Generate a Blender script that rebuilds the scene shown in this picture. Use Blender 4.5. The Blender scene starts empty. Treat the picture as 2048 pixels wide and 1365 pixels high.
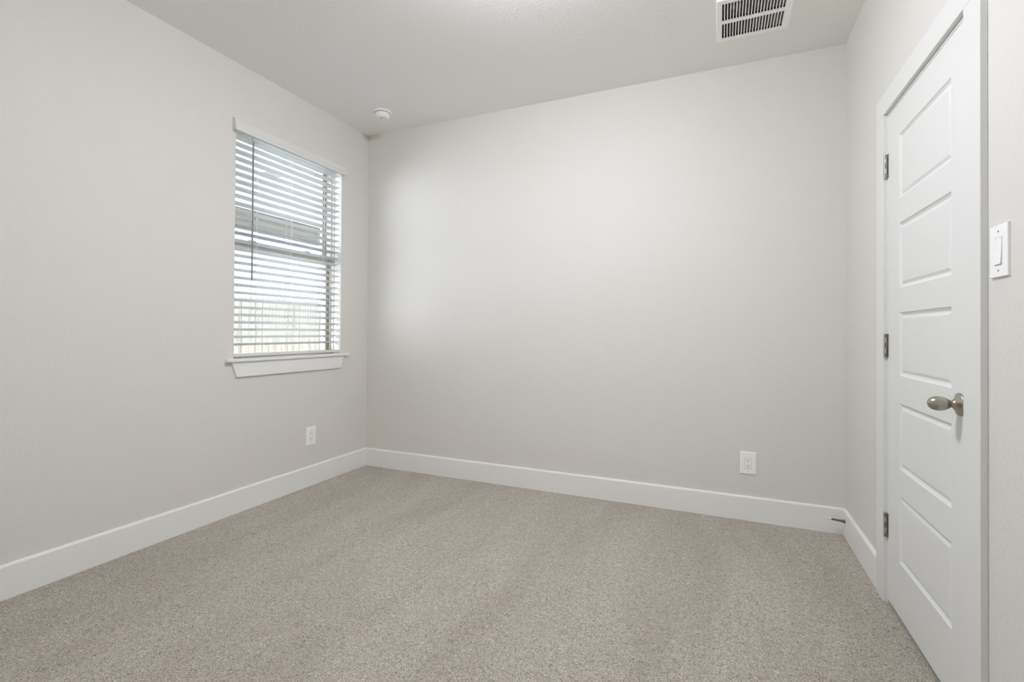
import bpy, bmesh, math, random
from mathutils import Matrix, Vector

random.seed(7)
sc = bpy.context.scene
col = sc.collection

# ------------------------------------------------------------------ camera
W, C = 3.3433, 2.74            # room width (x) and ceiling height
REAR = -3.62                   # rear wall behind the camera
RM = ((0.9179961, 0.3965340, 0.0065998),     # image right
      (0.0029258, 0.0098694, -0.9999470),    # image down
      (-0.3965783, 0.9179669, 0.0078999))    # view direction
cam_d = bpy.data.cameras.new('camera')
cam = bpy.data.objects.new('camera', cam_d)
col.objects.link(cam)
r, d, f = (Vector(v) for v in RM)
cam.matrix_world = Matrix(((r.x, -d.x, -f.x, 2.6991), (r.y, -d.y, -f.y, -3.2011), (r.z, -d.z, -f.z, 1.1144), (0, 0, 0, 1)))
cam_d.sensor_width = 36.0
cam_d.sensor_fit = 'HORIZONTAL'
cam_d.lens = 962.4 / 2048 * 36.0
cam_d.shift_y = -26.54 / 2048
cam_d.clip_start = 0.02
cam_d.clip_end = 200
sc.camera = cam

# ------------------------------------------------------------------ world, sun, exposure
wd = bpy.data.worlds.new('sky')
sc.world = wd
wd.use_nodes = True
nt = wd.node_tree
nt.nodes.clear()
sky = nt.nodes.new('ShaderNodeTexSky')
sky.sky_type = 'NISHITA'
sky.sun_disc = False
sky.sun_elevation = math.radians(50)
sky.sun_rotation = math.radians(14)
sky.air_density = 1.0
sky.dust_density = 1.5
bg = nt.nodes.new('ShaderNodeBackground')
bg.inputs['Strength'].default_value = 0.85
wo = nt.nodes.new('ShaderNodeOutputWorld')
nt.links.new(sky.outputs[0], bg.inputs[0])
nt.links.new(bg.outputs[0], wo.inputs[0])

sun_d = bpy.data.lights.new('sun', 'SUN')
sun_d.energy = 82.0
sun_d.angle = math.radians(0.6)
sun_d.color = (0.97, 0.985, 1.0)
sun = bpy.data.objects.new('sun', sun_d)
col.objects.link(sun)
sun_dir = Vector((0.036, 0.63, 0.775)).normalized()      # towards the sun
sun.rotation_euler = sun_dir.to_track_quat('Z', 'Y').to_euler()
sun.location = (0, 8, 9)

LAMP_STRENGTH = 136.0
sc.view_settings.view_transform = 'Standard'
sc.view_settings.look = 'None'
sc.view_settings.gamma = 1.0
sc.view_settings.use_curve_mapping = False
sc.view_settings.exposure = 0.0
sc.cycles.max_bounces = 14
sc.cycles.diffuse_bounces = 10
sc.cycles.transparent_max_bounces = 24
sc.cycles.use_denoising = True
sc.cycles.sample_clamp_indirect = 8.0

# ------------------------------------------------------------------ materials
def lin(c):
    return tuple(((v / 255.0) / 12.92 if v / 255.0 <= 0.04045 else ((v / 255.0 + 0.055) / 1.055) ** 2.4) for v in c) + (1.0,)

def mat(name, rgb, rough=0.5, metal=0.0, spec=0.5):
    m = bpy.data.materials.new(name)
    m.use_nodes = True
    b = m.node_tree.nodes['Principled BSDF']
    b.inputs['Base Color'].default_value = lin(rgb)
    b.inputs['Roughness'].default_value = rough
    b.inputs['Metallic'].default_value = metal
    b.inputs['Specular IOR Level'].default_value = spec
    return m

def add_bump(m, scale, dist, detail=2.0, strength=1.0, rough=0.5, stretch=None):
    t = m.node_tree
    b = t.nodes['Principled BSDF']
    tc = t.nodes.new('ShaderNodeTexCoord')
    n = t.nodes.new('ShaderNodeTexNoise')
    n.inputs['Scale'].default_value = scale
    n.inputs['Detail'].default_value = detail
    n.inputs['Roughness'].default_value = rough
    bp = t.nodes.new('ShaderNodeBump')
    bp.inputs['Distance'].default_value = dist
    bp.inputs['Strength'].default_value = strength
    src = tc.outputs['Object']
    if stretch:
        mp = t.nodes.new('ShaderNodeMapping')
        mp.inputs['Scale'].default_value = stretch
        t.links.new(src, mp.inputs['Vector'])
        src = mp.outputs[0]
    t.links.new(src, n.inputs['Vector'])
    t.links.new(n.outputs['Fac'], bp.inputs['Height'])
    t.links.new(bp.outputs[0], b.inputs['Normal'])
    return n

def wall_paint(name, rgb):
    m = mat(name, rgb, 0.62, 0, 0.3)
    t = m.node_tree
    b = t.nodes['Principled BSDF']
    tc = t.nodes.new('ShaderNodeTexCoord')
    n1 = t.nodes.new('ShaderNodeTexNoise')
    n1.inputs['Scale'].default_value = 75
    n1.inputs['Detail'].default_value = 2.5
    n1.inputs['Distortion'].default_value = 0.4
    cr = t.nodes.new('ShaderNodeValToRGB')
    cr.color_ramp.elements[0].position = 0.42
    cr.color_ramp.elements[1].position = 0.62
    bp = t.nodes.new('ShaderNodeBump')
    bp.inputs['Distance'].default_value = 0.0011
    bp.inputs['Strength'].default_value = 0.3
    t.links.new(tc.outputs['Object'], n1.inputs['Vector'])
    t.links.new(n1.outputs['Fac'], cr.inputs[0])
    t.links.new(cr.outputs[0], bp.inputs['Height'])
    t.links.new(bp.outputs[0], b.inputs['Normal'])
    return m

M = {}
M['wall'] = wall_paint('warm_grey_wall_paint', (220, 217.5, 213))
M['ceiling'] = wall_paint('ceiling_paint', (239, 238.5, 237))
M['trim'] = mat('white_trim_paint', (237, 237, 235), 0.32)
M['door'] = mat('white_door_paint', (226, 227, 225), 0.38)
M['plastic'] = mat('white_plastic', (248, 248, 247), 0.3)
M['detector'] = mat('detector_plastic', (240, 240, 239), 0.4)
M['slot'] = mat('dark_slot', (12, 12, 11), 0.8)
M['dim'] = mat('grey_groove', (120, 120, 118), 0.7)
M['nickel'] = mat('brushed_nickel', (176, 170, 158), 0.28, 1.0)
M['hinge'] = mat('satin_nickel_hinge', (186, 182, 174), 0.42, 0.9)
M['steel'] = mat('dark_spring_steel', (120, 114, 104), 0.4, 0.9)
M['rubber'] = mat('white_rubber', (228, 226, 220), 0.6)
M['vent'] = mat('white_enamel', (249, 249, 248), 0.4)
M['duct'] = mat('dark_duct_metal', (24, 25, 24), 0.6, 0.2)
M['louver'] = mat('louvre_enamel', (176, 177, 174), 0.45)
M['vinyl'] = mat('almond_vinyl', (178, 169, 154), 0.45)
M['slat'] = mat('white_slat', (208, 212, 217), 0.42)
M['valance'] = mat('white_valance', (224, 223, 219), 0.45)
M['cord'] = mat('white_cord', (236, 236, 236), 0.8)
M['wand'] = mat('smoky_wand', (140, 137, 136), 0.5)
M['brass'] = mat('wire_grey', (70, 70, 72), 0.6)
M['patio'] = mat('white_soffit', (240, 240, 239), 0.7)
M['beam'] = mat('beige_fibre_cement', (116, 112, 105), 0.75)
M['concrete'] = mat('grey_concrete', (92, 92, 91), 0.9)
M['lawn'] = mat('dry_lawn', (74, 76, 64), 0.95)
M['stucco'] = mat('bounce_wall_stucco', (241, 241, 241), 0.9)
M['closet'] = mat('closet_paint', (150, 146, 140), 0.8)
M['brick'] = mat('tan_masonry', (188, 170, 150), 0.9)
add_bump(M['lawn'], 60, 0.02, 4)
add_bump(M['concrete'], 30, 0.002, 4)

def carpet_mat():
    m = mat('taupe_carpet', (190, 184, 172), 0.95, 0, 0.1)
    t = m.node_tree
    b = t.nodes['Principled BSDF']
    b.inputs['Sheen Weight'].default_value = 0.15
    tc = t.nodes.new('ShaderNodeTexCoord')
    def noise(scale, detail, dist=0.0, vec=None, rough=0.6):
        n = t.nodes.new('ShaderNodeTexNoise')
        n.inputs['Scale'].default_value = scale
        n.inputs['Detail'].default_value = detail
        n.inputs['Distortion'].default_value = dist
        n.inputs['Roughness'].default_value = rough
        t.links.new(vec or tc.outputs['Object'], n.inputs['Vector'])
        return n
    def ramp(src, stops):
        c = t.nodes.new('ShaderNodeValToRGB')
        e = c.color_ramp.elements
        while len(e) < len(stops):
            e.new(0.5)
        for el, (p, rgb) in zip(e, stops):
            el.position = p
            el.color = lin(rgb)
        t.links.new(src, c.inputs[0])
        return c
    yarn = noise(105, 2.5, 2.2)
    fine = noise(330, 2, 1.2)
    mix = t.nodes.new('ShaderNodeMix')
    mix.data_type = 'FLOAT'
    mix.inputs['Factor'].default_value = 0.5
    t.links.new(yarn.outputs['Fac'], mix.inputs[2])
    t.links.new(fine.outputs['Fac'], mix.inputs[3])
    c = ramp(mix.outputs[0], [(0.37, (74, 66, 54)), (0.45, (176, 168, 154)), (0.53, (214, 206, 193)), (0.64, (250, 244, 233))])  # yarn tones, with the shade between fibres painted in as dark specks
    # pile leaning in broad vacuum tracks
    mp = t.nodes.new('ShaderNodeMapping')
    mp.inputs['Rotation'].default_value = (0, 0, math.radians(-12))
    mp.inputs['Scale'].default_value = (1.6, 0.35, 1)
    t.links.new(tc.outputs['Object'], mp.inputs['Vector'])
    tr = noise(2.2, 2.5, 0.5, mp.outputs[0])
    tc2 = ramp(tr.outputs['Fac'], [(0.35, (240, 239, 237)), (0.65, (255, 255, 255))])
    mul = t.nodes.new('ShaderNodeMix')
    mul.data_type = 'RGBA'
    mul.blend_type = 'MULTIPLY'
    mul.inputs['Factor'].default_value = 1.0
    t.links.new(c.outputs[0], mul.inputs[6])
    t.links.new(tc2.outputs[0], mul.inputs[7])
    t.links.new(mul.outputs[2], b.inputs['Base Color'])
    bp = t.nodes.new('ShaderNodeBump')
    bp.inputs['Distance'].default_value = 0.008
    bp.inputs['Strength'].default_value = 1.0
    t.links.new(mix.outputs[0], bp.inputs['Height'])
    t.links.new(bp.outputs[0], b.inputs['Normal'])
    return m
M['carpet'] = carpet_mat()

def glass_mat():
    m = bpy.data.materials.new('window_glass')
    m.use_nodes = True
    t = m.node_tree
    t.nodes.clear()
    o = t.nodes.new('ShaderNodeOutputMaterial')
    tr = t.nodes.new('ShaderNodeBsdfTransparent')
    tr.inputs['Color'].default_value = (0.95, 0.97, 0.97, 1)
    gl = t.nodes.new('ShaderNodeBsdfGlossy')
    gl.inputs['Roughness'].default_value = 0.02
    # reflectance of a thin pane: low face-on, rising steeply at grazing angles, the same from both sides
    lw = t.nodes.new('ShaderNodeLayerWeight')
    lw.inputs['Blend'].default_value = 0.5
    pw = t.nodes.new('ShaderNodeMath')
    pw.operation = 'POWER'
    pw.inputs[1].default_value = 4.0
    t.links.new(lw.outputs['Facing'], pw.inputs[0])
    fr = t.nodes.new('ShaderNodeMath')
    fr.operation = 'MULTIPLY_ADD'
    fr.inputs[1].default_value = 0.92
    fr.inputs[2].default_value = 0.04
    t.links.new(pw.outputs[0], fr.inputs[0])
    mx = t.nodes.new('ShaderNodeMixShader')
    t.links.new(fr.outputs[0], mx.inputs[0])
    t.links.new(tr.outputs[0], mx.inputs[1])
    t.links.new(gl.outputs[0], mx.inputs[2])
    t.links.new(mx.outputs[0], o.inputs[0])
    return m
M['glass'] = glass_mat()

def fence_mat():
    m = mat('weathered_cedar', (184, 178, 166), 0.85)
    t = m.node_tree
    b = t.nodes['Principled BSDF']
    tc = t.nodes.new('ShaderNodeTexCoord')
    mp = t.nodes.new('ShaderNodeMapping')
    mp.inputs['Scale'].default_value = (30, 30, 2)
    oi = t.nodes.new('ShaderNodeObjectInfo')
    n = t.nodes.new('ShaderNodeTexNoise')
    n.noise_dimensions = '4D'
    n.inputs['Scale'].default_value = 1.5
    n.inputs['Detail'].default_value = 4
    cr = t.nodes.new('ShaderNodeValToRGB')
    cr.color_ramp.elements[0].position = 0.3
    cr.color_ramp.elements[0].color = lin((116, 108, 94))
    cr.color_ramp.elements[1].position = 0.6
    cr.color_ramp.elements[1].color = lin((156, 149, 136))
    mulw = t.nodes.new('ShaderNodeMath')
    mulw.operation = 'MULTIPLY'
    mulw.inputs[1].default_value = 9.0
    t.links.new(oi.outputs['Random'], mulw.inputs[0])
    t.links.new(mulw.outputs[0], n.inputs['W'])
    t.links.new(tc.outputs['Object'], mp.inputs[0])
    t.links.new(mp.outputs[0], n.inputs['Vector'])
    t.links.new(n.outputs['Fac'], cr.inputs[0])
    t.links.new(cr.outputs[0], b.inputs['Base Color'])
    return m
M['fence'] = fence_mat()

def emit_mat(strength):
    m = mat('lit_opal_glass', (245, 243, 238), 0.4)
    b = m.node_tree.nodes['Principled BSDF']
    b.inputs['Emission Color'].default_value = (0.955, 0.985, 1.06, 1)
    b.inputs['Emission Strength'].default_value = strength
    return m

# ------------------------------------------------------------------ mesh helpers (all coordinates in metres, world space)
def add_box(bm, x0, x1, y0, y1, z0, z1, bev=0.0, seg=2):
    vs = [bm.verts.new((x, y, z)) for x in (x0, x1) for y in (y0, y1) for z in (z0, z1)]
    q = [(0, 1, 3, 2), (4, 6, 7, 5), (0, 4, 5, 1), (2, 3, 7, 6), (0, 2, 6, 4), (1, 5, 7, 3)]
    fs = [bm.faces.new([vs[i] for i in k]) for k in q]
    if bev > 0:
        es = list({e for fc in fs for e in fc.edges})
        bmesh.ops.bevel(bm, geom=es, offset=bev, segments=seg, affect='EDGES', profile=0.5)
    return fs

def box(x0, x1, y0, y1, z0, z1, bev=0.0, seg=2):
    bm = bmesh.new()
    add_box(bm, x0, x1, y0, y1, z0, z1, bev, seg)
    return bm

def add_prism(bm, pts, a0, a1, axis):
    """closed outline pts extruded along an axis from a0 to a1; pts are the two other coordinates in xyz order"""
    def mk(p, a):
        c = list(p)
        c.insert('xyz'.index(axis), a)
        return bm.verts.new(c)
    A = [mk(p, a0) for p in pts]
    B = [mk(p, a1) for p in pts]
    n = len(pts)
    bm.faces.new(A)
    bm.faces.new(B[::-1])
    for i in range(n):
        bm.faces.new((A[i], B[i], B[(i + 1) % n], A[(i + 1) % n]))

def add_lathe(bm, prof, origin, axis=Vector((0, 0, 1)), seg=40):
    """prof = [(radius, distance along axis)]"""
    axis = Vector(axis).normalized()
    u = axis.orthogonal().normalized()
    v = axis.cross(u)
    o = Vector(origin)
    rings = []
    for rad, h in prof:
        if rad < 1e-6:
            rings.append([bm.verts.new(o + axis * h)])
        else:
            rings.append([bm.verts.new(o + axis * h + (u * math.cos(2 * math.pi * k / seg) + v * math.sin(2 * math.pi * k / seg)) * rad) for k in range(seg)])
    for a, b in zip(rings, rings[1:]):
        for k in range(seg):
            k2 = (k + 1) % seg
            if len(a) == 1 and len(b) == 1:
                continue
            if len(a) == 1:
                bm.faces.new((a[0], b[k], b[k2]))
            elif len(b) == 1:
                bm.faces.new((a[k], b[0], a[k2]))
            else:
                bm.faces.new((a[k], b[k], b[k2], a[k2]))
    if len(rings[0]) > 1:
        bm.faces.new(rings[0][::-1])
    if len(rings[-1]) > 1:
        bm.faces.new(rings[-1])

def add_tube(bm, p0, p1, rad, seg=10):
    p0, p1 = Vector(p0), Vector(p1)
    add_lathe(bm, [(rad, 0), (rad, (p1 - p0).length)], p0, p1 - p0, seg)

def smooth_by_angle(me, deg=35):
    for p in me.polygons:
        p.use_smooth = True
    try:
        me.set_sharp_from_angle(angle=math.radians(deg))
    except Exception:
        pass

def obj(name, bm, m, parent=None, smooth=None, origin=None):
    bmesh.ops.recalc_face_normals(bm, faces=bm.faces[:])
    off = Vector((0, 0, 0))
    if origin is not None:
        off = Vector(origin)
    bmesh.ops.translate(bm, vec=-off, verts=bm.verts[:])
    me = bpy.data.meshes.new(name)
    bm.to_mesh(me)
    bm.free()
    me.materials.append(M[m] if isinstance(m, str) else m)
    if smooth:
        smooth_by_angle(me, smooth)
    o = bpy.data.objects.new(name, me)
    col.objects.link(o)
    if parent is not None:
        o.parent = parent
        base = Vector((0, 0, 0))
        p = parent
        while p is not None:
            base += Vector(p.location)
            p = p.parent
        o.location = off - base
    else:
        o.location = off
    return o

def tag(o, label, cat, group=None, kind=None):
    o['label'] = label
    o['category'] = cat
    if group:
        o['group'] = group
    if kind:
        o['kind'] = kind
    return o

def empty(name, loc, label, cat, group=None, kind=None):
    o = bpy.data.objects.new(name, None)
    o.empty_display_size = 0.1
    col.objects.link(o)
    o.location = loc
    return tag(o, label, cat, group, kind)

# ------------------------------------------------------------------ the room shell
WY0, WY1, WZ0, WZ1 = -1.196, -0.306, 0.920, 2.395       # window opening in the left wall
WT = 0.20                                               # left wall thickness
bm = bmesh.new()
add_box(bm, -WT, 0, REAR - 0.1, WY0, -0.15, C + 0.1)
add_box(bm, -WT, 0, WY1, 0.10, -0.15, C + 0.1)
add_box(bm, -WT, 0, WY0, WY1, -0.15, WZ0)
add_box(bm, -WT, 0, WY0, WY1, WZ1, C + 0.1)
tag(obj('wall_left', bm, 'wall'), 'warm grey textured wall around the window', 'wall', kind='structure')
tag(obj('wall_back', box(0, W + 0.12, 0, 0.10, -0.15, C + 0.1), 'wall'), 'wide blank warm grey wall facing the camera', 'wall', kind='structure')
# right wall with the door opening
DY0, DY1, DZ = -1.4575, -0.7355, 2.0340                 # rough opening (jamb lines it)
bm = bmesh.new()
WR = 0.115
add_box(bm, W, W + WR, REAR - 0.1, DY0, -0.15, C + 0.1)
add_box(bm, W, W + WR, DY1, 0, -0.15, C + 0.1)
add_box(bm, W, W + WR, DY0, DY1, DZ, C + 0.1)
tag(obj('wall_right', bm, 'wall'), 'pale grey wall that holds the closed door', 'wall', kind='structure')
tag(obj('wall_rear', box(0, W, REAR - 0.1, REAR, -0.15, C + 0.1), 'wall'), 'warm grey wall behind the camera', 'wall', kind='structure')
# ceiling with the opening the vent sits in
VX0, VX1, VY0, VY1 = 2.677, 3.027, -0.662, -0.300
hx0, hx1, hy0, hy1 = VX0 + 0.022, VX1 - 0.022, VY0 + 0.022, VY1 - 0.022
bm = bmesh.new()
add_box(bm, 0, hx0, REAR, 0, C, C + 0.1)
add_box(bm, hx1, W, REAR, 0, C, C + 0.1)
add_box(bm, hx0, hx1, REAR, hy0, C, C + 0.1)
add_box(bm, hx0, hx1, hy1, 0, C, C + 0.1)
tag(obj('ceiling', bm, 'ceiling'), 'off-white lightly textured ceiling', 'ceiling', kind='structure')
tag(obj('floor', box(0, W + 0.9, REAR, 0, -0.12, 0), 'carpet'), 'taupe cut-pile carpet over the whole floor', 'carpet', kind='structure')
# dark closet on the far side of the door
bm = bmesh.new()
cx0, cx1, cy0, cy1 = W + WR, W + 0.85, -1.75, -0.45
add_box(bm, cx1, cx1 + 0.05, cy0, cy1, 0, 2.5)
add_box(bm, cx0, cx1, cy0 - 0.05, cy0, 0, 2.5)
add_box(bm, cx0, cx1, cy1, cy1 + 0.05, 0, 2.5)
add_box(bm, cx0, cx1 + 0.05, cy0 - 0.05, cy1 + 0.05, 2.5, 2.55)
tag(obj('wall_closet', bm, 'closet'), 'unlit closet walls behind the closed door', 'wall', kind='structure')

# baseboards
HB, T = 0.1432, 0.014
def base_profile(sign):
    return [(0, 0), (sign * T, 0), (sign * T, HB - 0.009), (sign * (T - 0.003), HB - 0.003), (sign * (T - 0.008), HB), (0, HB)]
bm = bmesh.new()
add_prism(bm, base_profile(1), REAR, 0, 'y')
tag(obj('baseboard_left', bm, 'trim'), 'white baseboard along the window wall', 'baseboard', kind='structure')
bm = bmesh.new()
add_prism(bm, [(-a, b) for a, b in base_profile(1)], T, W - T, 'x')
tag(obj('baseboard_back', bm, 'trim'), 'white baseboard along the blank far wall', 'baseboard', kind='structure')
bm = bmesh.new()
add_prism(bm, [(W - a, b) for a, b in base_profile(1)], -0.6385, 0, 'y')
add_prism(bm, [(W - a, b) for a, b in base_profile(1)], REAR, -1.5533, 'y')
tag(obj('baseboard_right', bm, 'trim'), 'white baseboard along the wall on both sides of the door', 'baseboard', kind='structure')

bm = bmesh.new()
add_prism(bm, [(REAR + a, b) for a, b in base_profile(1)], T, W - T, 'x')
tag(obj('baseboard_rear', bm, 'trim'), 'white baseboard along the wall behind the camera', 'baseboard', kind='structure')

# ------------------------------------------------------------------ door, casing
CT = 0.017
ci0, ci1, co0, co1, cz_i, cz_o = -1.4570, -0.7358, -1.5533, -0.6385, 2.0335, 2.1215
trim = bmesh.new()
add_box(trim, W - CT, W, ci1, co1, 0, cz_i, 0.002)
add_box(trim, W - CT, W, co0, ci0, 0, cz_i, 0.002)
add_box(trim, W - CT, W, co0, co1, cz_i, cz_o, 0.002)
tr = tag(obj('trim_1', trim, 'door'), 'flat white casing framing the closed door', 'door casing', kind='structure')
bm = bmesh.new()
jz, jy1, jy0 = 2.0220, -0.7455, -1.4525              # faces of the jamb lining
add_box(bm, W - 0.003, W + WR, jy1, DY1, 0, DZ)
add_box(bm, W - 0.003, W + WR, DY0, jy0, 0, DZ)
add_box(bm, W - 0.003, W + WR, jy0, jy1, jz, DZ)
# stops behind the door
add_box(bm, W + 0.036, W + 0.07, jy1 - 0.012, jy1, 0, jz)
add_box(bm, W + 0.036, W + 0.07, jy0, jy0 + 0.012, 0, jz)
add_box(bm, W + 0.036, W + 0.07, jy0, jy1, jz - 0.012, jz)
obj('jamb', bm, 'door', tr)

door_y0, door_y1, door_z0, door_z1 = -1.4500, -0.7475, 0.020, 2.0190
XF = W - 0.003
XB = XF + 0.035
panels = [(1.642, 1.896), (1.294, 1.548), (0.952, 1.199), (0.590, 0.8455), (0.228, 0.488)]
py0, py1 = -1.3430, -0.8830
bm = bmesh.new()
def rect(x, y0, y1, z0, z1):
    return [bm.verts.new((x, y0, z0)), bm.verts.new((x, y1, z0)), bm.verts.new((x, y1, z1)), bm.verts.new((x, y0, z1))]
ys = [door_y0, py0, py1, door_y1]
zs = [door_z0]
for a, b in sorted(panels):
    zs += [a, b]
zs.append(door_z1)
cells = {}
gv = {(i, j): bm.verts.new((XF, y, z)) for i, y in enumerate(ys) for j, z in enumerate(zs)}
for i in range(3):
    for j in range(len(zs) - 1):
        q = [gv[i, j], gv[i + 1, j], gv[i + 1, j + 1], gv[i, j + 1]]
        if i == 1 and j % 2 == 1:
            y0, y1, z0, z1 = ys[1], ys[2], zs[j], zs[j + 1]
            prev = q
            for ins, dep in ((0.004, 0.0035), (0.011, 0.0070), (0.015, 0.0070), (0.024, 0.0030), (0.027, 0.0026)):
                nx = rect(XF + dep, y0 + ins, y1 - ins, z0 + ins, z1 - ins)
                for k in range(4):
                    bm.faces.new((prev[k], prev[(k + 1) % 4], nx[(k + 1) % 4], nx[k]))
                prev = nx
            bm.faces.new(prev)
        else:
            bm.faces.new(q)
# sides and back
bk = [bm.verts.new((XB, y, z)) for y, z in ((ys[0], zs[0]), (ys[3], zs[0]), (ys[3], zs[-1]), (ys[0], zs[-1]))]
bm.faces.new(bk)
nz = len(zs) - 1
bm.faces.new([gv[0, j] for j in range(nz + 1)] + [bk[3], bk[0]])
bm.faces.new([gv[3, j] for j in range(nz + 1)] + [bk[2], bk[1]])
bm.faces.new([gv[i, 0] for i in range(4)] + [bk[1], bk[0]])
bm.faces.new([gv[i, nz] for i in range(4)] + [bk[2], bk[3]])
door = tag(obj('door_1', bm, 'door'), 'closed white five-panel door with an egg knob', 'door', kind='structure')

# knob: rosette, neck and egg grip
ky, kz = -1.4005, 0.911
bm = bmesh.new()
add_lathe(bm, [(0, 0), (0.0335, 0), (0.0335, 0.003), (0.0325, 0.0048), (0.030, 0.0062), (0.023, 0.0090), (0.016, 0.0130), (0.0125, 0.0165), (0.0115, 0.0185), (0, 0.0185)],
          (XF, ky, kz), (-1, 0, 0), 48)
knob = obj('door_knob', bm, 'nickel', door, 50)
knob['label'] = 'brushed nickel knob on a round rosette'
bm = bmesh.new()
add_lathe(bm, [(0, 0.018), (0.0105, 0.018), (0.0100, 0.0215), (0.0112, 0.0240), (0.0150, 0.0285), (0.0185, 0.0345), (0.0208, 0.0420), (0.0215, 0.0500),
               (0.0206, 0.0580), (0.0180, 0.0655), (0.0135, 0.0715), (0.0075, 0.0752), (0, 0.0765)], (XF, ky, kz), (-1, 0, 0), 48)
obj('grip', bm, 'nickel', knob, 60)

# hinges
hx, hy = W - 0.0105, -0.7430
for (z0, z1) in ((1.7645, 1.8645), (1.0170, 1.1150), (0.2730, 0.3720)):
    bm = bmesh.new()
    h = (z1 - z0) / 5
    for k in range(5):
        add_tube(bm, (hx, hy, z0 + k * h + 0.0004), (hx, hy, z0 + (k + 1) * h - 0.0004), 0.0062, 16)
    hg = obj('hinge', bm, 'hinge', door, 40)
    hg['label'] = 'satin nickel butt hinge'
    bm = bmesh.new()
    add_box(bm, W - CT + 0.001, W - 0.0004, ci1 - 0.0018, ci1 - 0.0004, z0, z1)          # leaf on the casing side
    add_box(bm, XF - 0.0014, XF + 0.0002, door_y1 - 0.0095, door_y1 + 0.0005, z0, z1)    # leaf edge on the door
    obj('leaf', bm, 'hinge', hg)
    bm = bmesh.new()
    tdir = Vector((-0.30, -0.95, 0)).normalized()
    for a, b in ((0.02, 0.17), (0.40, 0.62), (0.84, 0.98)):
        p = Vector((hx, hy, 0)) + tdir * 0.0061
        zz0, zz1 = z0 + (z1 - z0) * a, z0 + (z1 - z0) * b
        add_box(bm, p.x - 0.0012, p.x + 0.0012, p.y - 0.0006, p.y + 0.0006, zz0, zz1)
    obj('knuckle_gap', bm, 'slot', hg)

# ------------------------------------------------------------------ window
win = empty('window_1', (-0.05, (WY0 + WY1) / 2, 0.938), 'single-hung almond vinyl window in the left wall', 'window', kind='structure')
def ring(x0, x1, t, y0=WY0, y1=WY1, z0=0.938, z1=WZ1, bev=0.0):
    b = bmesh.new()
    add_box(b, x0, x1, y0, y0 + t, z0, z1, bev)
    add_box(b, x0, x1, y1 - t, y1, z0, z1, bev)
    add_box(b, x0, x1, y0 + t, y1 - t, z0, z0 + t, bev)
    add_box(b, x0, x1, y0 + t, y1 - t, z1 - t, z1, bev)
    return b
fr = ring(-0.199, -0.068, 0.004)
add_box(fr, -0.100, -0.094, WY1 - 0.010, WY1 - 0.004, 0.942, WZ1 - 0.004)
add_box(fr, -0.100, -0.094, WY0 + 0.004, WY0 + 0.010, 0.942, WZ1 - 0.004)
add_box(fr, -0.160, -0.153, WY1 - 0.016, WY1 - 0.004, 0.942, WZ1 - 0.004)
add_box(fr, -0.160, -0.153, WY0 + 0.004, WY0 + 0.016, 0.942, WZ1 - 0.004)
obj('window_frame', fr, 'vinyl', win)
ZM0, ZM1 = 1.622, 1.690
lo = bmesh.new()
ly0, ly1 = WY0 + 0.005, WY1 - 0.005
add_box(lo, -0.150, -0.120, ly0, ly0 + 0.026, 0.943, ZM1, 0.002)
add_box(lo, -0.150, -0.120, ly1 - 0.026, ly1, 0.943, ZM1, 0.002)
add_box(lo, -0.150, -0.120, ly0 + 0.026, ly1 - 0.026, 0.943, 0.962, 0.002)
add_box(lo, -0.150, -0.120, ly0 + 0.026, ly1 - 0.026, ZM0, ZM1, 0.002)
ls = obj('lower_sash', lo, 'vinyl', win)
obj('pane', box(-0.138, -0.133, ly0 + 0.024, ly1 - 0.024, 0.959, ZM0 + 0.003), 'glass', ls)
bm = bmesh.new()
for yy in (-0.98, -0.52):                                # sash locks on the meeting rail
    add_box(bm, -0.140, -0.118, yy - 0.025, yy + 0.025, ZM1, ZM1 + 0.012, 0.003)
obj('sash_lock', bm, 'vinyl', ls)
up = bmesh.new()
add_box(up, -0.192, -0.164, ly0, ly0 + 0.022, ZM0 + 0.01, WZ1 - 0.006, 0.002)
add_box(up, -0.192, -0.164, ly1 - 0.022, ly1, ZM0 + 0.01, WZ1 - 0.006, 0.002)
add_box(up, -0.192, -0.164, ly0 + 0.022, ly1 - 0.022, ZM0 + 0.01, ZM1 - 0.01, 0.002)
add_box(up, -0.192, -0.164, ly0 + 0.022, ly1 - 0.022, WZ1 - 0.045, WZ1 - 0.006, 0.002)
us = obj('upper_sash', up, 'vinyl', win)
obj('pane', box(-0.180, -0.176, ly0 + 0.020, ly1 - 0.020, ZM1 - 0.012, WZ1 - 0.043), 'glass', us)
# stool and apron
SX = 0.031
bm = bmesh.new()
add_prism(bm, [(-0.068, WY0 + 0.0005), (0, WY0 + 0.0005), (0, -1.252), (SX, -1.252), (SX, -0.2315), (0, -0.2315), (0, WY1 - 0.0005), (-0.068, WY1 - 0.0005)], 0.9195, 0.9375, 'z')
bmesh.ops.bevel(bm, geom=[e for e in bm.edges if min(v.co.x for v in e.verts) > 0.001], offset=0.0025, segments=2, affect='EDGES')
obj('window_sill', bm, 'trim', win)
bm = bmesh.new()
add_prism(bm, [(-1.2160, 0.9195), (-1.1835, 0.8262), (-0.3125, 0.8262), (-0.2800, 0.9195)], 0, 0.016, 'x')
bmesh.ops.bevel(bm, geom=[e for e in bm.edges if min(v.co.x for v in e.verts) > 0.01], offset=0.0015, segments=2, affect='EDGES')
obj('apron', bm, 'trim', win)

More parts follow.
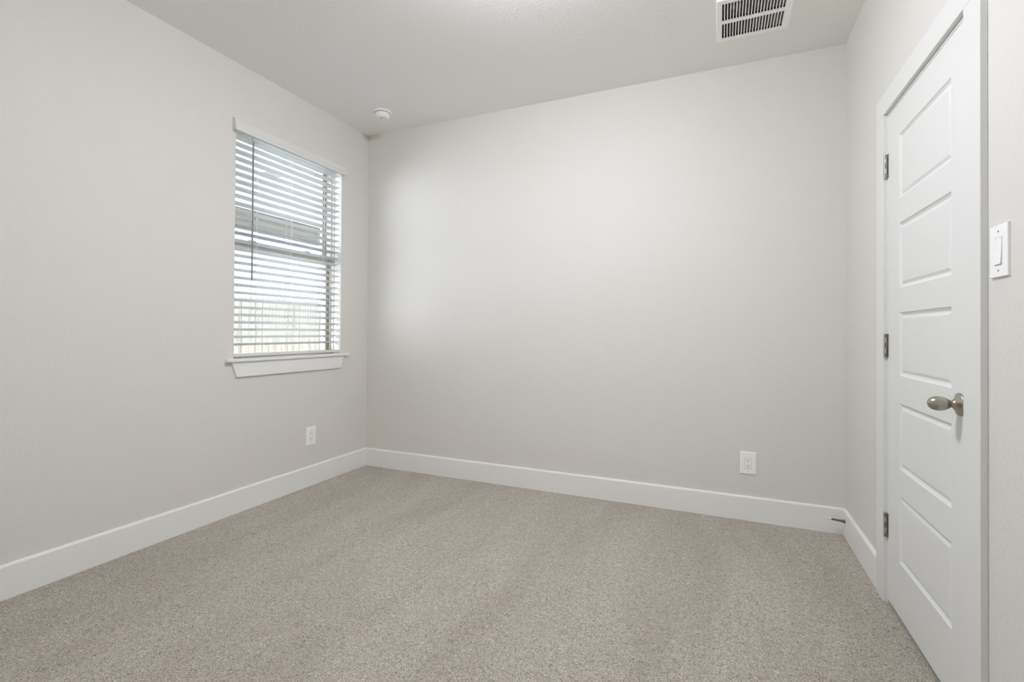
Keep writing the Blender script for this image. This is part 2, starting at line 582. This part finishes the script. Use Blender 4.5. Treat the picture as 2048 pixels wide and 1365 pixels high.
# ------------------------------------------------------------------ blind
blind = empty('window_blind', (-0.036, (WY0 + WY1) / 2, 0.9376), 'white faux-wood venetian blind, slats open, hanging in the window', 'blind')
by0, by1 = WY0 + 0.006, WY1 - 0.007
obj('head_rail', box(-0.062, -0.006, by0, by1, 2.333, 2.388, 0.002), 'slat', blind)
bm = bmesh.new()
vp = [(0.0005, 2.397), (0.012, 2.397), (0.020, 2.394), (0.0255, 2.387), (0.0285, 2.376), (0.030, 2.360), (0.031, 2.344), (0.034, 2.338), (0.0355, 2.330), (0.035, 2.318), (0.024, 2.316), (0.022, 2.325), (0.0005, 2.325)]
add_prism(bm, vp, -1.2195, -0.2960, 'y')
obj('valance', bm, 'valance', blind, 30)
# one slat, then copies up the ladder
SW, ST = 0.050, 0.0028
def slat_bm(x, z, tilt, y0, y1):
    b = bmesh.new()
    n = 6
    top, bot = [], []
    for k in range(n + 1):
        s = -SW / 2 + SW * k / n
        crown = 0.0018 * (1 - (2 * s / SW) ** 2)
        for lst, dz in ((top, ST / 2), (bot, -ST / 2)):
            xx, zz = s, crown + dz
            lst.append((x + xx * math.cos(tilt) - zz * math.sin(tilt), z + xx * math.sin(tilt) + zz * math.cos(tilt)))
    add_prism(b, top + bot[::-1], y0, y1, 'y')
    return b
base_tilt = math.radians(9)
slat0 = obj('slat', slat_bm(-0.036, 0.0, base_tilt, by0, by1), 'slat', blind, 40, origin=(-0.036, 0, 0))
Z0, DZS, NS = 0.979, 0.0458, 29
for k in range(1, NS + 1):
    o = slat0 if k == 1 else slat0.copy()
    if k > 1:
        col.objects.link(o)
        o.parent = blind
    z = Z0 + DZS * k
    o.location = Vector((-0.036, 0, z + random.uniform(-0.0012, 0.0012))) - Vector(blind.location)
    t = math.radians(17.5 - 9.5 * k / NS + random.uniform(-1.4, 1.4))
    o.rotation_euler = (0, -(t - base_tilt), 0)
bm = box(-0.061, -0.011, by0 + 0.003, by1 - 0.004, 0.9455, 0.9650, 0.003)
for v in bm.verts:                     # rests slightly askew
    v.co.z += 0.003 * (v.co.x + 0.036) / 0.025
obj('bottom_rail', bm, 'valance', blind)
for yc in (-1.0333, -0.7646, -0.4736):
    bm = bmesh.new()
    for xx in (-0.0085, -0.0645):
        add_tube(bm, (xx, yc, 0.962), (xx, yc, 2.334), 0.0009, 6)
    add_tube(bm, (-0.036, yc + 0.012, 0.962), (-0.036, yc + 0.012, 2.334), 0.0007, 6)
    for k in range(1, NS + 1):
        z = Z0 + DZS * k
        t = math.radians(17.5 - 9.5 * k / NS)
        dx, dz = math.cos(t) * 0.028, math.sin(t) * 0.028
        add_tube(bm, (-0.036 - dx, yc, z - dz - 0.0035), (-0.036 + dx, yc, z + dz - 0.0035), 0.0008, 6)
    obj('ladder_cord', bm, 'cord', blind)
bm = bmesh.new()
add_lathe(bm, [(0, 0), (0.0048, 0.001), (0.0052, 0.02), (0.0044, 0.03), (0.0044, 0.866), (0.003, 0.876), (0, 0.878)], (0.0005, -1.0775, 1.4230), (0, 0, 1), 8)
add_tube(bm, (0.0005, -1.0775, 2.298), (-0.010, -1.0775, 2.316), 0.0014, 8)
add_tube(bm, (-0.010, -1.0775, 2.316), (-0.010, -1.0775, 2.336), 0.0014, 8)
wnd = obj('tilt_wand', bm, 'wand', blind, 60)
wnd['label'] = 'smoky grey tilt wand'

# ------------------------------------------------------------------ outlets, switch
def outlet(name, frame, label):
    """frame(u, v, w): u across, v up, w out of the wall -> world"""
    o = frame(0, 0, 0)
    root = empty(name, o, label, 'electrical outlet', 'white duplex outlets')
    def part(n, fn, m, par):
        b = bmesh.new()
        fn(b)
        for vv in b.verts:
            vv.co = frame(*vv.co)
        return obj(n, b, m, par)
    hw, hh = 0.0425, 0.0660
    def plate(b):
        vs = []
        for (w, e) in ((0.0, 0.0), (0.0035, 0.0), (0.0052, 0.0018), (0.0060, 0.0045)):
            vs.append([b.verts.new((sx * (hw - e), sy * (hh - e), w)) for sx, sy in ((-1, -1), (1, -1), (1, 1), (-1, 1))])
        b.faces.new(vs[0][::-1])
        for p, q in zip(vs, vs[1:]):
            for k in range(4):
                b.faces.new((p[k], p[(k + 1) % 4], q[(k + 1) % 4], q[k]))
        b.faces.new(vs[-1])
    pl = part('cover_plate', plate, 'plastic', root)
    part('socket_insert', lambda b: add_box(b, -0.0170, 0.0170, -0.0345, 0.0345, 0.0045, 0.0068, 0.0006), 'plastic', pl)
    part('insert_seam', lambda b: add_box(b, -0.0178, 0.0178, -0.0353, 0.0353, 0.0045, 0.00615), 'dim', pl)
    def slots(b):
        for cv in (0.0155, -0.0195):
            add_box(b, -0.0078, -0.0056, cv + 0.001, cv + 0.0095, 0.0060, 0.0071)
            add_box(b, 0.0056, 0.0078, cv + 0.002, cv + 0.0090, 0.0060, 0.0071)
            add_lathe(b, [(0, 0), (0.0027, 0), (0.0027, 0.0011), (0, 0.0011)], (0, cv - 0.0055, 0.0060), (0, 0, 1), 14)
    part('socket_slots', slots, 'slot', pl)
    for cv in (0.0500, -0.0500):
        part('screw', lambda b: add_lathe(b, [(0, 0), (0.0030, 0), (0.0026, 0.0012), (0, 0.0012)], (0, cv, 0.0056), (0, 0, 1), 14), 'rubber', pl)
    return root
outlet('wall_outlet', lambda u, v, w: Vector((w, -0.5912 + u, 0.3550 + v)), 'white duplex outlet low on the left wall below the window')
outlet('wall_outlet', lambda u, v, w: Vector((2.8563 + u, -w, 0.3400 + v)), 'white duplex outlet low on the wide far wall near the door')

sy_, sz_ = -1.6175, 1.3238
sw = empty('light_switch', (W, sy_, sz_), 'white rocker light switch beside the door casing', 'light switch')
bm = bmesh.new()
vs = []
hw, hh = 0.0420, 0.0650
for (w, e) in ((0.0, 0.0), (0.0050, 0.0), (0.0058, 0.0006), (0.0062, 0.0020)):
    vs.append([bm.verts.new((W - w, sy_ + a * (hw - e), sz_ + b * (hh - e))) for a, b in ((-1, -1), (1, -1), (1, 1), (-1, 1))])
bm.faces.new(vs[0][::-1])
for p, q in zip(vs, vs[1:]):
    for k in range(4):
        bm.faces.new((p[k], p[(k + 1) % 4], q[(k + 1) % 4], q[k]))
bm.faces.new(vs[-1])
pl = obj('cover_plate', bm, 'plastic', sw)
obj('rocker_seam', box(W - 0.0064, W - 0.0055, sy_ - 0.0172, sy_ + 0.0172, sz_ - 0.0342, sz_ + 0.0342), 'dim', pl)
bm = bmesh.new()
add_prism(bm, [(W - 0.0055, -0.0335 + sz_), (W - 0.0098, -0.0335 + sz_), (W - 0.0072, sz_), (W - 0.0066, 0.0335 + sz_), (W - 0.0055, 0.0335 + sz_)], sy_ - 0.0163, sy_ + 0.0163, 'y')
obj('rocker', bm, 'plastic', sw)
for s in (1, -1):
    bm = bmesh.new()
    add_lathe(bm, [(0, 0), (0.0028, 0), (0.0024, 0.0010), (0, 0.0010)], (W - 0.0058, sy_, sz_ + s * 0.0490), (-1, 0, 0), 14)
    add_box(bm, W - 0.0069, W - 0.0060, sy_ - 0.0005, sy_ + 0.0005, sz_ + s * 0.0490 - 0.0022, sz_ + s * 0.0490 + 0.0022)
    obj('screw', bm, 'dim', sw)

# ------------------------------------------------------------------ smoke detector
dx, dy = 0.3885, -0.3115
det = empty('smoke_detector', (dx, dy, C), 'round white smoke detector on the ceiling above the window corner', 'smoke detector')
bm = bmesh.new()
add_lathe(bm, [(0, 0), (0.0700, 0), (0.0700, 0.006), (0.0685, 0.0095), (0.0640, 0.0115), (0.060, 0.0115), (0, 0.0115)], (dx, dy, C), (0, 0, -1), 56)
obj('mounting_base', bm, 'detector', det, 40)
bm = bmesh.new()
add_lathe(bm, [(0, 0.0112), (0.0574, 0.0112), (0.0574, 0.0136), (0, 0.0136)], (dx, dy, C), (0, 0, -1), 56)
obj('vent_gap', bm, 'dim', det, 40)
bm = bmesh.new()
add_lathe(bm, [(0, 0.0140), (0.0560, 0.0140), (0.0558, 0.0190), (0.0545, 0.028), (0.0515, 0.037), (0.0470, 0.0435), (0.041, 0.0460), (0.020, 0.0475), (0, 0.0478)], (dx, dy, C), (0, 0, -1), 56)
obj('housing', bm, 'detector', det, 40)
bm = bmesh.new()
add_lathe(bm, [(0, 0.0466), (0.0075, 0.0466), (0.0070, 0.0482), (0, 0.0484)], (dx + 0.002, dy - 0.012, C), (0, 0, -1), 20)
obj('test_button', bm, 'dim', det, 40)

# ------------------------------------------------------------------ ceiling vent
vent = empty('ceiling_vent', ((VX0 + VX1) / 2, (VY0 + VY1) / 2, C), 'square white slotted return vent on the ceiling', 'air vent')
bm = bmesh.new()
gx0, gx1 = 2.7030, 2.9935
rows = [(-0.4635, -0.3310), (-0.6310, -0.4905)]
zb, zt = C - 0.0085, C - 0.0035
NSL = 21
pit = (gx1 - gx0) / NSL
slot_w = pit * 0.66
# border with a sloped lip
def lip(x0, x1, y0, y1, ins, z):
    return [bm.verts.new(c) for c in ((x0 + ins, y0 + ins, z), (x1 - ins, y0 + ins, z), (x1 - ins, y1 - ins, z), (x0 + ins, y1 - ins, z))]
o0 = lip(VX0, VX1, VY0, VY1, 0, C)
o1 = lip(VX0, VX1, VY0, VY1, 0.0005, C - 0.004)
o2 = lip(VX0, VX1, VY0, VY1, 0.004, zb)
i2 = lip(gx0 - 0.001, gx1 + 0.001, rows[1][0], rows[0][1], 0, zb)
i1 = lip(gx0 - 0.001, gx1 + 0.001, rows[1][0], rows[0][1], 0, zt)
for p, q in ((o0, o1), (o1, o2), (o2, i2), (i2, i1)):
    for k in range(4):
        bm.faces.new((p[k], p[(k + 1) % 4], q[(k + 1) % 4], q[k]))
add_box(bm, gx0 - 0.001, gx1 + 0.001, rows[1][1], rows[0][0], zb, zt)
for y0, y1 in rows:
    for k in range(NSL + 1):
        a = gx0 - 0.001 if k == 0 else gx0 + (k - 1) * pit + (pit - slot_w) / 2 + slot_w
        b = gx1 + 0.001 if k == NSL else gx0 + k * pit + (pit - slot_w) / 2
        add_box(bm, a, b, y0, y1, zb, zt)
obj('grille', bm, 'vent', vent)
bm = bmesh.new()
for y0, y1 in rows:
    for k in range(NSL):
        xr = gx0 + k * pit + (pit + slot_w) / 2
        add_prism(bm, [(xr + 0.0004, zt), (xr + 0.0014, zt), (xr - 0.0036, zt + 0.0115), (xr - 0.0046, zt + 0.0115)], y0, y1, 'y')
lv = obj('louver_bank', bm, 'louver', vent)
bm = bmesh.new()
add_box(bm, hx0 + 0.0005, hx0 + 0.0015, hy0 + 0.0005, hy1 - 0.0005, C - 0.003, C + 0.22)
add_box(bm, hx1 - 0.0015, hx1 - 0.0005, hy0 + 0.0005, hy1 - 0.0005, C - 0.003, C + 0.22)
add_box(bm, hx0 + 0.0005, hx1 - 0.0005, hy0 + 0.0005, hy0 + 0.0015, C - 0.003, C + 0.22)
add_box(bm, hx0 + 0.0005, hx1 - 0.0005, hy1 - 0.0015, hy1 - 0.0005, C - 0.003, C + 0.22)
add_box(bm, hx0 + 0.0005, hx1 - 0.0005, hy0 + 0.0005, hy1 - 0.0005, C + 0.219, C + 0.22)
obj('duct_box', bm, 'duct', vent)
bm = bmesh.new()
add_box(bm, 2.745, 2.792, -0.552, -0.536, C + 0.016, C + 0.024)
add_box(bm, 2.750, 2.760, -0.580, -0.520, C + 0.024, C + 0.030)
add_box(bm, 2.776, 2.784, -0.575, -0.512, C + 0.014, C + 0.018)
obj('damper_lever', bm, 'louver', vent)

# ------------------------------------------------------------------ door stop
st = empty('door_stop', (W - T, -0.0585, 0.0885), 'slim nickel door stop with white tip on the baseboard in the far corner', 'door stop')
bm = bmesh.new()
add_lathe(bm, [(0, 0), (0.0105, 0), (0.0102, 0.002), (0.0075, 0.008), (0.0066, 0.018), (0.0056, 0.032), (0.0052, 0.066), (0, 0.066)], (W - T, -0.0585, 0.0885), (-1, -0.05, 0.08), 20)
obj('rod', bm, 'steel', st, 50)
bm = bmesh.new()
d_ = Vector((-1, -0.05, 0.08)).normalized()
add_lathe(bm, [(0, 0), (0.0058, 0), (0.0062, 0.004), (0.0060, 0.012), (0.0046, 0.0145), (0, 0.0150)], Vector((W - T, -0.0585, 0.0885)) + d_ * 0.064, d_, 20)
tp = obj('bumper_tip', bm, 'rubber', st, 50)
tp['label'] = 'white rubber tip'

# ------------------------------------------------------------------ ceiling light (just above the picture)
lx, ly, drop = 1.98, -1.62, 0.03
lamp = empty('ceiling_light', (lx, ly, C), 'flush round opal dome light in the middle of the ceiling', 'ceiling light')
bm = bmesh.new()
add_lathe(bm, [(0, 0), (0.110, 0), (0.110, drop - 0.004), (0.150, drop - 0.003), (0.152, drop + 0.004), (0, drop + 0.004)], (lx, ly, C), (0, 0, -1), 48)
obj('fitting', bm, 'nickel', lamp, 40)
bm = bmesh.new()
add_lathe(bm, [(0.146, drop), (0.152, drop + 0.020), (0.150, drop + 0.045), (0.132, drop + 0.068), (0.095, drop + 0.082), (0.045, drop + 0.089), (0, drop + 0.090)], (lx, ly, C), (0, 0, -1), 48)
M['lamp'] = emit_mat(LAMP_STRENGTH)
obj('diffuser', bm, 'lamp', lamp, 60)

# ------------------------------------------------------------------ outside the window
GZ = -0.16
bm = box(-40, -WT, -30, 40, GZ - 0.3, GZ - 0.02)
tag(obj('ground', bm, 'lawn'), 'dry lawn outside the window', 'lawn', kind='structure')
tag(obj('patio_slab', box(-3.6, -WT, -3.25, 2.9, GZ - 0.02, GZ + 0.02), 'concrete'), 'grey concrete patio slab outside the window', 'patio', kind='structure')
tag(obj('patio_ceiling', box(-3.45, -WT, -0.85, 2.85, 2.75, 2.86), 'patio'), 'white patio roof overhang seen through the top of the window', 'patio roof', kind='structure')
tag(obj('patio_beam', box(-3.30, -3.19, -0.85, 2.85, 2.485, 2.75), 'beam'), 'beige beam along the outer edge of the patio roof', 'beam', kind='structure')
bm = bmesh.new()
add_box(bm, -1.74, -1.56, 0.30, 0.52, 2.742, 2.75)
sv = tag(obj('soffit_vent', bm, 'patio'), 'small louvred vent in the white patio roof outside', 'soffit vent')
bm = bmesh.new()
for k in range(6):
    add_box(bm, -1.725 + k * 0.027, -1.713 + k * 0.027, 0.315, 0.505, 2.7395, 2.7425)
obj('louver', bm, 'dim', sv)

tag(obj('wall_bounce', box(-4.9, -WT, -3.4, -3.25, GZ, 2.95), 'stucco'), 'white stucco wall added out of view to bounce sunlight through the window', 'wall', kind='structure')  # added out of view; reflects sun through the window onto the back wall

# fence of dog-eared pickets
FX = -5.0
fence = empty('fence', (FX, 3.5, GZ), 'sunlit cedar privacy fence of dog-eared pickets beyond the patio', 'fence')
pitch = 0.1413
proto = None
n0 = int((-1.0) / pitch)
n1 = int(9.0 / pitch)
for k in range(n0, n1):
    yk = k * pitch + 0.03
    if proto is None:
        b = bmesh.new()
        hw = 0.0675
        add_prism(b, [(-hw, 0), (hw, 0), (hw, 1.835), (hw - 0.018, 1.868), (hw - 0.036, 1.880), (-hw + 0.036, 1.880), (-hw + 0.018, 1.868), (-hw, 1.835)], 0, 0.018, 'x')
        bmesh.ops.translate(b, vec=(FX, 0, GZ), verts=b.verts[:])
        proto = obj('picket', b, 'fence', fence, origin=(FX, 0, GZ))
        o = proto
    else:
        o = proto.copy()
        col.objects.link(o)
        o.parent = fence
    o.location = Vector((random.uniform(-0.003, 0.003), yk - 3.5, random.uniform(-0.012, 0.012)))
for z in (0.15, 0.85, 1.50):
    obj('rail', box(FX - 0.04, FX - 0.004, -1.1, 9.1, GZ + z, GZ + z + 0.085), 'fence', fence)
for yk in (-1.0, 1.4, 3.8, 6.2, 8.6):
    obj('post', box(FX - 0.13, FX - 0.04, yk - 0.045, yk + 0.045, GZ - 0.02, GZ + 1.75), 'fence', fence)
